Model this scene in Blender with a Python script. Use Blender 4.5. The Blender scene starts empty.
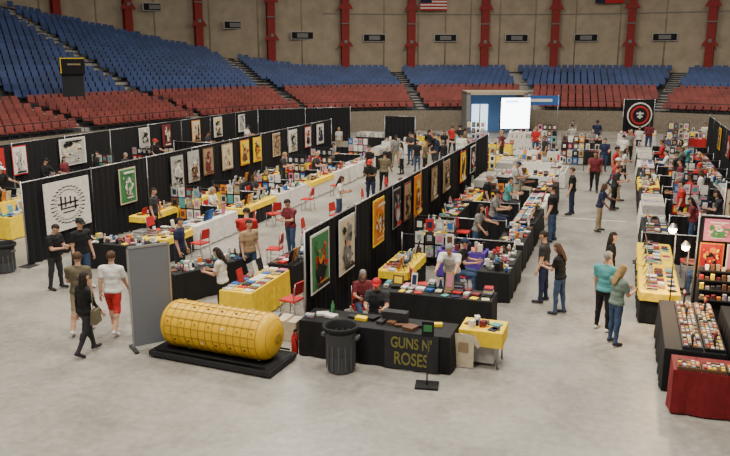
import bpy, bmesh, math, random
from mathutils import Vector, Matrix, noise
random.seed(7)
R=math.radians
TH=R(19); CT,ST=math.cos(TH),math.sin(TH)
scene=bpy.context.scene
COL=scene.collection

# ------------------------------------------------------------ materials
MATS={}
def mat(name,col,rough=.7,metal=0,emit=0,spec=.3,var=0.0,scale=6):
    if name in MATS: return MATS[name]
    m=bpy.data.materials.new(name); m.use_nodes=True
    nt=m.node_tree; b=nt.nodes['Principled BSDF']
    b.inputs['Base Color'].default_value=(*col,1); b.inputs['Roughness'].default_value=rough
    b.inputs['Metallic'].default_value=metal; b.inputs['Specular IOR Level'].default_value=spec
    if emit:
        b.inputs['Emission Color'].default_value=(*col,1); b.inputs['Emission Strength'].default_value=emit
    if var:
        tc=nt.nodes.new('ShaderNodeTexCoord'); n=nt.nodes.new('ShaderNodeTexNoise'); n.inputs['Scale'].default_value=scale
        r=nt.nodes.new('ShaderNodeValToRGB')
        r.color_ramp.elements[0].position=.3; r.color_ramp.elements[1].position=.7
        r.color_ramp.elements[0].color=(*[c*(1-var) for c in col],1); r.color_ramp.elements[1].color=(*[min(1,c*(1+var)) for c in col],1)
        nt.links.new(tc.outputs['Object'],n.inputs['Vector']); nt.links.new(n.outputs['Fac'],r.inputs['Fac']); nt.links.new(r.outputs['Color'],b.inputs['Base Color'])
    MATS[name]=m; return m
PAL=dict(white=(.7,.67,.61),cream=(.6,.52,.36),yellow=(.86,.60,.015),red=(.45,.02,.02),darkred=(.18,.01,.013),maroon=(.15,.022,.03),
 blue=(.03,.11,.36),navy=(.015,.022,.06),teal=(.08,.30,.31),green=(.05,.2,.07),black=(.009,.009,.01),char=(.028,.028,.031),grey=(.2,.2,.195),
 lgrey=(.4,.39,.37),brown=(.13,.06,.03),pink=(.6,.18,.26),purple=(.09,.04,.32),orange=(.62,.2,.02),tan=(.33,.23,.13),olive=(.12,.1,.06),
 khaki=(.3,.23,.14),denim=(.04,.07,.14),sage=(.15,.2,.16),skin1=(.53,.30,.20),skin2=(.36,.19,.11),skin3=(.17,.085,.05),
 hairdark=(.018,.012,.009),hairbrown=(.07,.035,.018),hairblond=(.30,.19,.075),hairgrey=(.24,.22,.2),lips=(.35,.09,.08))
for k,v in PAL.items(): mat(k,v,rough=.75,var=.12,scale=9)
mat('metal',(.4,.4,.41),.35,.8); mat('steelred',(.25,.022,.018),.6,var=.15)
def artmat(name,scale,seed,sat=1.1):
    m=bpy.data.materials.new(name); m.use_nodes=True; nt=m.node_tree; b=nt.nodes['Principled BSDF']; b.inputs['Roughness'].default_value=.5
    tc=nt.nodes.new('ShaderNodeTexCoord'); mp=nt.nodes.new('ShaderNodeMapping'); mp.inputs['Location'].default_value=(seed,seed*2,seed*3)
    v=nt.nodes.new('ShaderNodeTexVoronoi'); v.inputs['Scale'].default_value=scale
    h=nt.nodes.new('ShaderNodeHueSaturation'); h.inputs['Saturation'].default_value=sat; h.inputs['Value'].default_value=.6
    nt.links.new(tc.outputs['Object'],mp.inputs[0]); nt.links.new(mp.outputs[0],v.inputs['Vector']); nt.links.new(v.outputs['Color'],h.inputs['Color']); nt.links.new(h.outputs[0],b.inputs['Base Color'])
    MATS[name]=m
artmat('art1',26,1,.8); artmat('art2',34,3,.65); artmat('art3',18,5,.85)
def M(n): return MATS[n]

# ------------------------------------------------------------ mesh builder
class MB:
    def __init__(s): s.v=[];s.f=[];s.m=[];s.mats=[];s.smooth=[]
    def mi(s,n):
        if n not in s.mats: s.mats.append(n)
        return s.mats.index(n)
    def add(s,vs,fs,mn,T=None,smooth=False):
        o=len(s.v); k=s.mi(mn)
        if T is not None: vs=[T@Vector(p) for p in vs]
        s.v+=[tuple(p) for p in vs]
        for f in fs: s.f.append([i+o for i in f]); s.m.append(k); s.smooth.append(smooth)
    def box(s,c,d,mn,rz=0,rx=0,T=None,taper=1):
        x,y,z=[q/2 for q in d]; t=taper
        vs=[(-x,-y,-z),(x,-y,-z),(x,y,-z),(-x,y,-z),(-x*t,-y*t,z),(x*t,-y*t,z),(x*t,y*t,z),(-x*t,y*t,z)]
        A=Matrix.Translation(c)@Matrix.Rotation(rz,4,'Z')@Matrix.Rotation(rx,4,'X')
        if T is not None: A=T@A
        s.add(vs,[(3,2,1,0),(4,5,6,7),(0,1,5,4),(1,2,6,5),(2,3,7,6),(3,0,4,7)],mn,A)
    def lathe(s,prof,mn,n=16,T=None,smooth=True,cap=True):
        vs=[];fs=[]
        for r,z in prof:
            for i in range(n):
                a=2*math.pi*i/n; vs.append((r*math.cos(a),r*math.sin(a),z))
        for j in range(len(prof)-1):
            for i in range(n):
                fs.append((j*n+i,j*n+(i+1)%n,(j+1)*n+(i+1)%n,(j+1)*n+i))
        if cap:
            fs.append(tuple(range(n))[::-1]); fs.append(tuple((len(prof)-1)*n+i for i in range(n)))
        s.add(vs,fs,mn,T,smooth)
    def rod(s,p0,p1,r,mn,n=8,r1=None):
        p0=Vector(p0);p1=Vector(p1);d=p1-p0
        T=Matrix.Translation(p0)@d.to_track_quat('Z','Y').to_matrix().to_4x4()
        s.lathe([(r,0),(r if r1 is None else r1,d.length)],mn,n,T)
    def ball(s,c,r,mn,n=12,T=None):
        r=(r,r,r) if not hasattr(r,'__len__') else r
        A=Matrix.Translation(c)@Matrix.Diagonal((*r,1))
        if T is not None: A=T@A
        k=n//2; s.lathe([(max(.02,math.sin(math.pi*j/k)),-math.cos(math.pi*j/k)) for j in range(k+1)],mn,n,A)
    def mesh(s,name):
        me=bpy.data.meshes.new(name); me.from_pydata(s.v,[],s.f)
        for n in s.mats: me.materials.append(M(n))
        me.polygons.foreach_set('material_index',s.m); me.polygons.foreach_set('use_smooth',s.smooth); me.update(); return me
    def obj(s,name,loc=(0,0,0),rz=0,parent=None): return put(name,s.mesh(name),loc,rz,parent)
def put(name,me,loc=(0,0,0),rz=0,parent=None):
    o=bpy.data.objects.new(name,me); o.location=loc; o.rotation_euler=(0,0,rz); COL.objects.link(o)
    if parent: o.parent=parent
    return o
def cf(X,Y): return Vector((CT*X-ST*Y, ST*X+CT*Y))   # long-axis plan coords -> arena plan coords
OBST=[]   # (cx,cy,hx,hy,rot) footprints people must stay clear of

# ------------------------------------------------------------ camera
cam=bpy.data.cameras.new('camera'); co=bpy.data.objects.new('camera',cam); COL.objects.link(co)
cam.lens=37; cam.sensor_width=36; cam.clip_end=400
co.location=(0,0,5.8); co.rotation_euler=(R(90-12.77),0,TH); scene.camera=co

# ------------------------------------------------------------ floor
def floor_mat():
    m=bpy.data.materials.new('polished_concrete'); m.use_nodes=True; nt=m.node_tree; b=nt.nodes['Principled BSDF']
    tc=nt.nodes.new('ShaderNodeTexCoord'); n1=nt.nodes.new('ShaderNodeTexNoise'); n1.inputs['Scale'].default_value=.45; n1.inputs['Detail'].default_value=10; n1.inputs['Roughness'].default_value=.7; n1.inputs['Distortion'].default_value=.4
    n2=nt.nodes.new('ShaderNodeTexNoise'); n2.inputs['Scale'].default_value=7; n2.inputs['Detail'].default_value=6
    mx=nt.nodes.new('ShaderNodeMix'); mx.data_type='FLOAT'; mx.inputs[0].default_value=.3
    r=nt.nodes.new('ShaderNodeValToRGB'); r.color_ramp.elements[0].position=.37; r.color_ramp.elements[0].color=(.185,.172,.148,1); r.color_ramp.elements[1].position=.6; r.color_ramp.elements[1].color=(.33,.312,.272,1)
    for n in (n1,n2): nt.links.new(tc.outputs['Object'],n.inputs['Vector'])
    nt.links.new(n1.outputs['Fac'],mx.inputs[2]); nt.links.new(n2.outputs['Fac'],mx.inputs[3]); nt.links.new(mx.outputs[0],r.inputs['Fac']); nt.links.new(r.outputs['Color'],b.inputs['Base Color'])
    b.inputs['Roughness'].default_value=.38; b.inputs['Specular IOR Level'].default_value=.4
    MATS['floor']=m
floor_mat()
mb=MB(); mb.add([(-70,-30,0),(60,-30,0),(60,110,0),(-70,110,0)],[(0,1,2,3)],'floor'); mb.obj('floor')
tp=MB(); tp.box((-.95,28.25,.003),(2.5,.07,.004),'white'); tp.obj('floor_tape')

# ------------------------------------------------------------ grandstand
ctrl=[(-33,8),(-29,17),(-24.5,27),(-18.8,38),(-13.2,48.5),(-7,56.5),(1,60.8),(9,61.6),(16.5,61.5),(22.5,59.6),(28,55.5),(33,49),(36.5,40),(38,30),(39,20)]
pts=[]
def cr(p0,p1,p2,p3,t):
    return tuple(.5*((2*b)+(-a+c)*t+(2*a-5*b+4*c-d)*t*t+(-a+3*b-3*c+d)*t**3) for a,b,c,d in zip(p0,p1,p2,p3))
for i in range(1,len(ctrl)-2):
    for k in range(20): pts.append(Vector(cr(ctrl[i-1],ctrl[i],ctrl[i+1],ctrl[i+2],k/20)))
STEP=.575
line=[pts[0].copy()]; acc=0; cur=pts[0].copy(); j=1
while j<len(pts):
    d=(pts[j]-cur).length
    if d<STEP-acc: acc+=d; cur=pts[j].copy(); j+=1
    else:
        cur=cur+(pts[j]-cur)*((STEP-acc)/d); line.append(cur.copy()); acc=0
N=len(line)
nor=[]
for i in range(N):
    t=(line[min(N-1,i+6)]-line[max(0,i-6)]).normalized(); nor.append(Vector((-t.y,t.x)))
i0=min(range(N),key=lambda i:abs(line[i].x-4.6)+(0 if line[i].y>50 else 99))
def wfun(i):
    p=line[i]
    if p.x>0: return 0
    t=max(0,min(1,(1.5-p.x)/17)); return t*t*(3-2*t) if p.y<61 else 0
W=[wfun(i) for i in range(N)]
RED_N=7; DEP=.85; RZ=1.55; BZ=2.95; BO=7.0
def nrow(i): return 8+15*W[i]
def rise(i): return .165+.215*W[i]
def off(i,o): q=line[i]+nor[i]*o; return cf(q.x,q.y)
def rowoz(i,kind,k):
    return (.5+DEP*k,RZ+.19*k) if kind=='r' else (BO+.4+DEP*k,BZ+rise(i)*k)
def rowpos(i,kind,k):
    o,z=rowoz(i,kind,k); return off(i,o),z
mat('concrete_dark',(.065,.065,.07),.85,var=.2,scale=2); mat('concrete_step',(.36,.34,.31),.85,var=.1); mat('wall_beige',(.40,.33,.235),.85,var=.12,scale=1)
mat('seat_blue',(.035,.065,.18),.45,var=.25,scale=.6); mat('seat_red',(.20,.045,.038),.5,var=.25,scale=.6); mat('wall_low',(.19,.16,.12),.85,var=.15)
st=MB()
def strip(rows,mn,lo=0,hi=N-1,cond=None):
    for i in range(lo,hi):
        if cond and not cond(i): continue
        for r0,r1 in zip(rows[:-1],rows[1:]):
            st.add([r0[i],r0[i+1],r1[i+1],r1[i]],[(0,1,2,3)],mn)
def L(fn): return [fn(i) for i in range(N)]
def P3(a,z): return (a.x,a.y,z)
strip([L(lambda i:P3(off(i,0),0)),L(lambda i:P3(off(i,0),RZ+.1))],'wall_low')
rr=[L(lambda i:P3(off(i,0),RZ+.1)),L(lambda i:P3(off(i,.1),RZ+.1))]
for k in range(RED_N):
    rr.append(L(lambda i:P3(off(i,.1+DEP*k),RZ+.19*k))); rr.append(L(lambda i:P3(off(i,.1+DEP*(k+1)),RZ+.19*k)))
rr.append(L(lambda i:P3(off(i,BO),RZ+.19*RED_N-.1))); rr.append(L(lambda i:P3(off(i,BO),BZ)))
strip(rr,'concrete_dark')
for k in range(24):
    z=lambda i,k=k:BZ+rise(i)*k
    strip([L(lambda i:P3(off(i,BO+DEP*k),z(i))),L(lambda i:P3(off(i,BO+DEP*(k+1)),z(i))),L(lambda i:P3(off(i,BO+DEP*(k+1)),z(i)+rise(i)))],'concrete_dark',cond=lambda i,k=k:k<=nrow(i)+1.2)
def isgap(x): 
    d=(x-i0)*STEP; return abs((d+4.7)%9.4-4.7)<.5
for i in range(N-1):
    if isgap(i):
        for kind,nn in (('r',RED_N),('b',int(nrow(i))+1)):
            for k in range(nn):
                a,z=rowpos(i,kind,k); b,_=rowpos(i+1,kind,k)
                n=cf(*nor[i])*.4
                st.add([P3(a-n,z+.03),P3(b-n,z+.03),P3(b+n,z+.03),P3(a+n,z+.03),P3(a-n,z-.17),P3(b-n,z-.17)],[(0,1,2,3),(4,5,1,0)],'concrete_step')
st.obj('grandstand_terrace')
def seats(kind,mn,name):
    s=MB()
    for k in range(RED_N if kind=='r' else 24):
        acc=.3
        for i in range(N-1):
            if kind=='b' and k>nrow(i): continue
            a,z=rowpos(i,kind,k); b,z2=rowpos(i+1,kind,k); d=(b-a).length
            while acc<d:
                t=acc/d; acc+=.6
                if isgap(i+t): continue
                c=a+(b-a)*t; n=cf(*nor[i]); ang=math.atan2(n.y,n.x)-math.pi/2
                T=Matrix.Translation((c.x,c.y,z+(z2-z)*t))@Matrix.Rotation(ang,4,'Z')
                s.box((0,.0,.42),(.5,.40,.05),mn,T=T,rx=R(4))
                s.box((0,.2,.64),(.5,.045,.48),mn,T=T,rx=R(-12),taper=.93)
            acc-=d
    s.obj(name)
seats('r','seat_red','red_stadium_seats'); seats('b','seat_blue','blue_stadium_seats')
ra=MB()
for i in range(0,N-3,3):
    for o,z0,h in ((0.05,RZ+.1,.75),(BO+.02,BZ,.45)):
        a=off(i,o);b=off(i+3,o)
        ra.rod(P3(a,z0+h),P3(b,z0+h),.025,'char',5); ra.rod(P3(a,z0),P3(a,z0+h),.02,'char',5)
ra.obj('grandstand_railing')
wo=[BO+DEP*(nrow(i)+1.6) for i in range(N)]
def wz(i): return BZ+rise(i)*(nrow(i)+1)-.3
wb=MB()
for i in range(N-1):
    a=off(i,wo[i]);b=off(i+1,wo[i+1])
    wb.add([P3(a,wz(i)),P3(b,wz(i+1)),P3(b,20),P3(a,20)],[(0,1,2,3)],'wall_beige')
    if i%4==0:
        n=cf(*nor[i]); wb.rod((a.x-n.x*.03,a.y-n.y*.03,wz(i)),(a.x-n.x*.03,a.y-n.y*.03,20),.06,'wall_beige',4)
wb.obj('wall_back')
tr=MB()
for i in range(N-1):
    a=off(i,wo[i]-.1);b=off(i+1,wo[i+1]-.1)
    if W[i]<.02: tr.add([P3(a,9.95),P3(b,9.95),P3(b,10.02),P3(a,10.02)],[(0,1,2,3)],'grey')
tr.obj('trim_1')
def arc_idx():
    res=[]
    for sgn,first,sp in ((1,1.6,7.05),(-1,4.9,6.7)):
        d=0;i=i0; nxt=first
        while 0<i<N-1:
            if d>=nxt: res.append(i); nxt+=sp
            j=i+sgn; d+=(off(j,wo[j])-off(i,wo[i])).length; i=j
    return res
cols=sorted(arc_idx())
def colmesh():
    c=MB(); H=15
    c.box((0,-.22,H/2),(.75,.06,H),'steelred'); c.box((0,.22,H/2),(.75,.06,H),'steelred'); c.box((0,0,H/2),(.12,.44,H),'steelred')
    for z in (3.0,6.5): c.box((0,-.27,z),(1.5,.07,.5),'steelred',taper=.6)
    c.box((0,-.35,3.2),(.3,.1,.3),'grey'); c.box((0,-.3,4.9),(.9,.1,.1),'grey')
    return c.mesh('steel_column')
cm=colmesh()
for i in cols:
    a=off(i,wo[i]-.55); n=cf(*nor[i]); put('steel_column',cm,(a.x,a.y,wz(i)),math.atan2(n.y,n.x)-math.pi/2)
v=MB(); v.box((0,0,0),(2.3,.14,.75),'lgrey'); v.box((0,-.08,0),(2.1,.06,.6),'black')
for q in range(5): v.box((0,-.12,-.16+q*.08),(1.1,.03,.04),'lgrey')
vm=v.mesh('wall_vent')
for i,j in zip(cols[:-1],cols[1:]):
    k=(i+j)//2; a=off(k,wo[k]-.15); n=cf(*nor[k]); put('wall_vent',vm,(a.x,a.y,wz(k)+3.6),math.atan2(n.y,n.x)-math.pi/2)
def flag(kind,ratio,z,name):
    f=MB()
    if kind=='us':
        for q in range(9): f.box((0,0,-.15*q),(2.6,.02,.15),'red' if q%2==0 else 'white')
        f.box((-.75,-.02,-.25),(1.1,.02,.65),'navy')
    else:
        f.box((.4,0,-.25),(1.8,.02,.55),'white'); f.box((.4,0,-.8),(1.8,.02,.55),'red'); f.box((-.95,0,-.52),(.9,.02,1.1),'navy')
    f.rod((-1.5,0,.12),(1.5,0,.12),.03,'metal'); f.rod((-1.2,0,.12),(-1.2,.45,.12),.03,'metal'); f.rod((1.2,0,.12),(1.2,.45,.12),.03,'metal')
    def rat(i): q=line[i]+nor[i]*wo[i]; return q.x/q.y if q.y>40 else 9
    i=min(range(N),key=lambda i:abs(rat(i)-ratio)); a=off(i,wo[i]-.6); n=cf(*nor[i]); f.obj(name,(a.x,a.y,z),math.atan2(n.y,n.x)-math.pi/2)
flag('us',.086,11.6,'american_flag'); flag('tx',.312,12.0,'texas_flag')

# ------------------------------------------------------------ vomitory portal with doors, banners
pt=MB()
c=cf(10.2,58.9)
pt.box((-2.2,1.2,1.6),(.3,3.0,3.2),'grey'); pt.box((2.2,1.2,1.6),(.3,3.0,3.2),'grey'); pt.box((0,1.2,3.15),(4.7,3.0,.25),'wall_beige')
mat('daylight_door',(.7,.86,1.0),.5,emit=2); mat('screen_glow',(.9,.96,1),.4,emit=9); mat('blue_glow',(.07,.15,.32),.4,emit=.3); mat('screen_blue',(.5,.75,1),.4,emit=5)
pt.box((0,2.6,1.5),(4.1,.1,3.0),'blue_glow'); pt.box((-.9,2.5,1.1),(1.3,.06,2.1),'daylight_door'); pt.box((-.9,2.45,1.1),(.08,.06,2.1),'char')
pt.obj('door_1',(c.x,c.y,0),TH)
ls=MB(); ls.box((0,0,1.85),(2.3,.12,2.3),'black'); ls.box((0,-.07,1.85),(2.2,.03,2.2),'screen_glow'); ls.box((-.3,-.09,2.7),(1.0,.02,.2),'screen_blue')
for x in (-.9,.9): ls.box((x,0,.4),(.1,.1,.8),'char'); ls.box((x,0,.04),(.5,.7,.08),'char')
c=cf(11.0,55.5); ls.obj('led_video_screen',(c.x,c.y,0),TH+R(10))
bn=MB(); bn.box((0,0,2.7),(2.4,.05,.7),'blue'); bn.box((-.2,-.03,2.7),(1.7,.02,.22),'white'); bn.rod((-1.1,0,0),(-1.1,0,3.1),.03,'metal'); bn.rod((1.1,0,0),(1.1,0,3.1),.03,'metal')
c=cf(13.4,57); bn.obj('blue_banner',(c.x,c.y,0),TH)

# ------------------------------------------------------------ pipe & drape
def drape_mesh(Ln,H,mn='black',posts=True):
    d=MB(); n=int(Ln/.06); vs=[];fs=[]
    for i in range(n+1):
        x=Ln*i/n; y=.035*math.sin(i*1.35)+.012*math.sin(i*.4)
        vs+= [(x,y*1.3,.02),(x,y,H*.6),(x,y*.6,H)]
    for i in range(n):
        o=i*3
        fs+=[(o,o+3,o+4,o+1),(o+1,o+4,o+5,o+2)]
    d.add(vs,fs,mn,smooth=True)
    if posts:
        for x in (0,Ln): d.rod((x,0,0),(x,0,H+.05),.022,'metal',8); d.box((x,0,.01),(.4,.4,.015),'char')
    d.rod((0,0,H),(Ln,0,H),.02,'metal',6)
    return d.mesh('pipe_and_drape')
mat('drape',(.011,.011,.013),.8,spec=.25)
DM={}
def drape(a0,b0,a1,b1,H=2.4,name='pipe_and_drape'):
    Ln=math.hypot(a1-a0,b1-b0); n=max(1,round(Ln/3.0)); seg=Ln/n; ang=math.atan2(b1-b0,a1-a0)
    OBST.append(((a0+a1)/2,(b0+b1)/2,Ln/2,.06,ang))
    key=(round(seg,2),H)
    if key not in DM: DM[key]=drape_mesh(seg,H,'drape')
    for k in range(n): put(name,DM[key],(a0+(a1-a0)*k/n,b0+(b1-b0)*k/n,0),ang)
WC=-5.9; WA=-15.8; WZ=-23.5; WR=4.8
drape(WC,13.4,WC,34.5); drape(WA,16.4,WA,40.0); drape(WZ,21,WZ,46); drape(WR,26,WR,50)
drape(-23.5,46,-18.5,50.5)
drape(-14.5,46,-12.5,46,2.2); drape(-22,33.5,-19.8,33.5,1.6)

# ------------------------------------------------------------ art posters
def art(w,h,seed,pal=None,frame=None):
    rnd=random.Random(seed); p=MB()
    pals=[('black','red','green','white'),('cream','brown','red','black'),('orange','yellow','maroon','black'),('navy','blue','white','pink'),('black','white','grey','lgrey'),('purple','pink','yellow','black'),('teal','cream','orange','navy'),('yellow','orange','green','brown'),('maroon','cream','tan','black')]
    c=pal or rnd.choice(pals)
    p.box((0,0,0),(w,.015,h),frame or c[0]); y=-.011
    p.box((0,y,0),(w*.9,.004,h*.92),c[0] if frame else c[1] if rnd.random()<.5 else c[0])
    def disc(x,z,rx,rz,mn,n=13,jag=.35):
        nonlocal y; y-=.0025
        p.add([(x+rx*math.cos(6.283*i/n)*(1+jag*rnd.uniform(-1,1)),y,z+rz*math.sin(6.283*i/n)*(1+jag*rnd.uniform(-1,1))) for i in range(n)],[tuple(range(n))],mn)
    for k in range(10): disc(rnd.uniform(-.25,.25)*w,rnd.uniform(-.32,.32)*h,rnd.uniform(.06,.16)*w,rnd.uniform(.05,.12)*h,rnd.choice(c))
    kind=rnd.random(); ox=rnd.uniform(-.1,.1)*w
    if kind<.5:
        disc(ox,-.17*h,.26*w,.2*h,c[2],jag=.2); disc(ox,.06*h,.13*w,.1*h,rnd.choice([c[3],'skin1','cream']),jag=.1); disc(ox,.13*h,.15*w,.06*h,rnd.choice(c),jag=.4)
    elif kind<.75:
        for k in range(3): disc(ox+(k-1)*.2*w,rnd.uniform(-.15,.15)*h,.1*w,.18*h,rnd.choice(c[1:]),jag=.4)
    else:
        disc(ox,.02*h,.28*w,.2*h,c[3],jag=.5); disc(ox,0,.16*w,.12*h,c[1],jag=.4)
    for k in range(14): disc(rnd.uniform(-.35,.35)*w,rnd.uniform(-.38,.38)*h,.04*w,.03*h,rnd.choice(c))
    y-=.003; z=rnd.choice([-.39,.38,-.39]); p.box((0,y,z*h),(w*.62,.003,h*.06),rnd.choice(c[1:])); p.box((0,y-.002,-.33*h),(w*.4,.003,h*.025),c[3])
    return p
def poster(a,b,z,w,h,seed,rz,pal=None,frame=None,name='art_print_poster'):
    return art(w,h,seed,pal,frame).obj(name,(a,b,z),rz)
E=R(90)
for i,(b0,b1,z0,z1,pal,fr) in enumerate([(13.5,14.5,1.05,2.3,('green','red','black','orange'),'white'),(15.1,16.1,1.0,2.3,('cream','brown','grey','black'),'white'),(17.5,18.4,1.1,2.3,('yellow','orange','brown','cream'),None),(19.2,19.9,1.2,2.3,('grey','black','lgrey','red'),None),(20.3,21.0,1.2,2.3,('maroon','tan','brown','black'),None),(21.4,22.2,1.1,2.35,('orange','yellow','maroon','cream'),None),(23.5,24.3,1.2,2.3,('brown','tan','cream','black'),None),(25.2,26.2,1.2,2.3,('tan','cream','brown','black'),None),(28,29,1.1,2.3,('red','yellow','navy','white'),None),(30,31,1.2,2.3,None,'white')]):
    poster(WC+.09,(b0+b1)/2,(z0+z1)/2,b1-b0,z1-z0,i+10,E,pal,fr)
for i,(b0,b1,z0,z1,pal) in enumerate([(20.6,21.5,1.0,2.2,('cream','green','sage','white')),(23.6,24.5,.9,2.3,('black','lgrey','grey','white')),(24.8,25.6,1.1,2.3,('lgrey','white','brown','black')),(25.9,26.7,1.2,2.3,('brown','tan','maroon','black')),(27.4,28.3,1.2,2.3,('tan','cream','brown','orange')),(29.0,29.8,1.2,2.3,('orange','yellow','brown','cream')),(30.2,31,1.2,2.3,('yellow','orange','cream','black')),(32.2,33,1.2,2.3,('cream','tan','orange','brown')),(34,35,1.2,2.3,('white','lgrey','tan','black')),(36,36.8,1.2,2.3,('red','white','black','tan')),(37.6,38.6,1.2,2.3,('lgrey','white','navy','black'))]):
    poster(WA+.09,(b0+b1)/2,(z0+z1)/2,b1-b0,z1-z0,i+40,E,pal)
for i,(b,w,pal) in enumerate([(23.2,.8,('red','maroon','black','white')),(24.4,.8,('red','white','black','lgrey')),(27.6,1.7,('white','lgrey','black','cream')),(33,.9,('white','lgrey','tan','black')),(35,.8,None),(38,.9,('orange','cream','brown','black')),(40.5,1,('white','cream','yellow','black')),(43.5,1,None)]):
    poster(WZ+.09,b,1.7,w,1.2,i+70,E,pal)
for i,(b,w) in enumerate([(27.5,.8),(29,.9),(33,.9),(36,.8),(39,1),(43,1)]):
    poster(WR-.09,b,1.7,w,1.1,i+170,-E)
lb=MB(); lb.box((0,0,0),(1.95,.02,1.5),'white')
for rr_,w_ in ((.55,.03),(.45,.015)):
    n=28
    for k in range(n):
        a=6.283*k/n; lb.box((rr_*1.25*math.cos(a),-.015,rr_*math.sin(a)),(.13,.006,w_),'char')
for q,(x,z,w_,h_) in enumerate([(0,.05,.9,.05),(.1,-.1,.7,.04),(-.3,.08,.07,.42),(.3,-.0,.07,.36),(-.12,.1,.06,.3),(.1,.12,.06,.25),(0,-.22,.5,.035)]):
    lb.box((x,-.016,z),(w_,.006,h_),'char')
lb.obj('white_logo_banner',(WA+.1,18.1,1.5),E)

# ------------------------------------------------------------ tables & merchandise
def cloth(Ln,Wd,H,mn,seed=0):
    t=MB(); top=None
    if '+' in mn: mn,top=mn.split('+')
    per=[]; n1=max(6,int(Ln/.12)); n2=max(4,int(Wd/.12))
    for i in range(n1): per.append((-Ln/2+Ln*i/n1,-Wd/2,0,-1))
    for i in range(n2): per.append((Ln/2,-Wd/2+Wd*i/n2,1,0))
    for i in range(n1): per.append((Ln/2-Ln*i/n1,Wd/2,0,1))
    for i in range(n2): per.append((-Ln/2,Wd/2-Wd*i/n2,-1,0))
    n=len(per)
    def skirt(levels,mn,Ht,e=0):
        vs=[]
        for z,amp in levels:
            for i,(x,y,nx,ny) in enumerate(per):
                w=amp*(.5+.5*math.sin(i*1.7+math.sin(i*.6)*1.5))+ (.01 if amp else 0)+e
                vs.append((x+nx*w,y+ny*w,z))
        vs+=[(x*.995,y*.99,Ht) for x,y,_,_ in per]
        k=len(levels); fs=[]
        for j in range(k):
            for i in range(n): fs.append((j*n+i,j*n+(i+1)%n,(j+1)*n+(i+1)%n,(j+1)*n+i))
        fs.append(tuple(k*n+i for i in range(n)))
        t.add(vs,fs,mn)
    if top: skirt(((.03,.045),(.4*H,.03),(H-.03,.0)),mn,H-.012); skirt(((H-.2,.03),(H-.02,.004)),top,H,.022)
    else: skirt(((.03,.045),(.4*H,.03),(H-.02,.0)),mn,H)
    for x in (-Ln/2+.15,Ln/2-.15):
        for y in (-Wd/2+.1,Wd/2-.1): t.rod((x,y,0),(x,y,H-.03),.015,'metal',5)
    return t
BR=['white','white','white','cream','yellow','red','blue','black','black','brown','art1','art2','art1','art3','lgrey','orange','char','teal','maroon','tan','white','black','navy','pink','brown']
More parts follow.
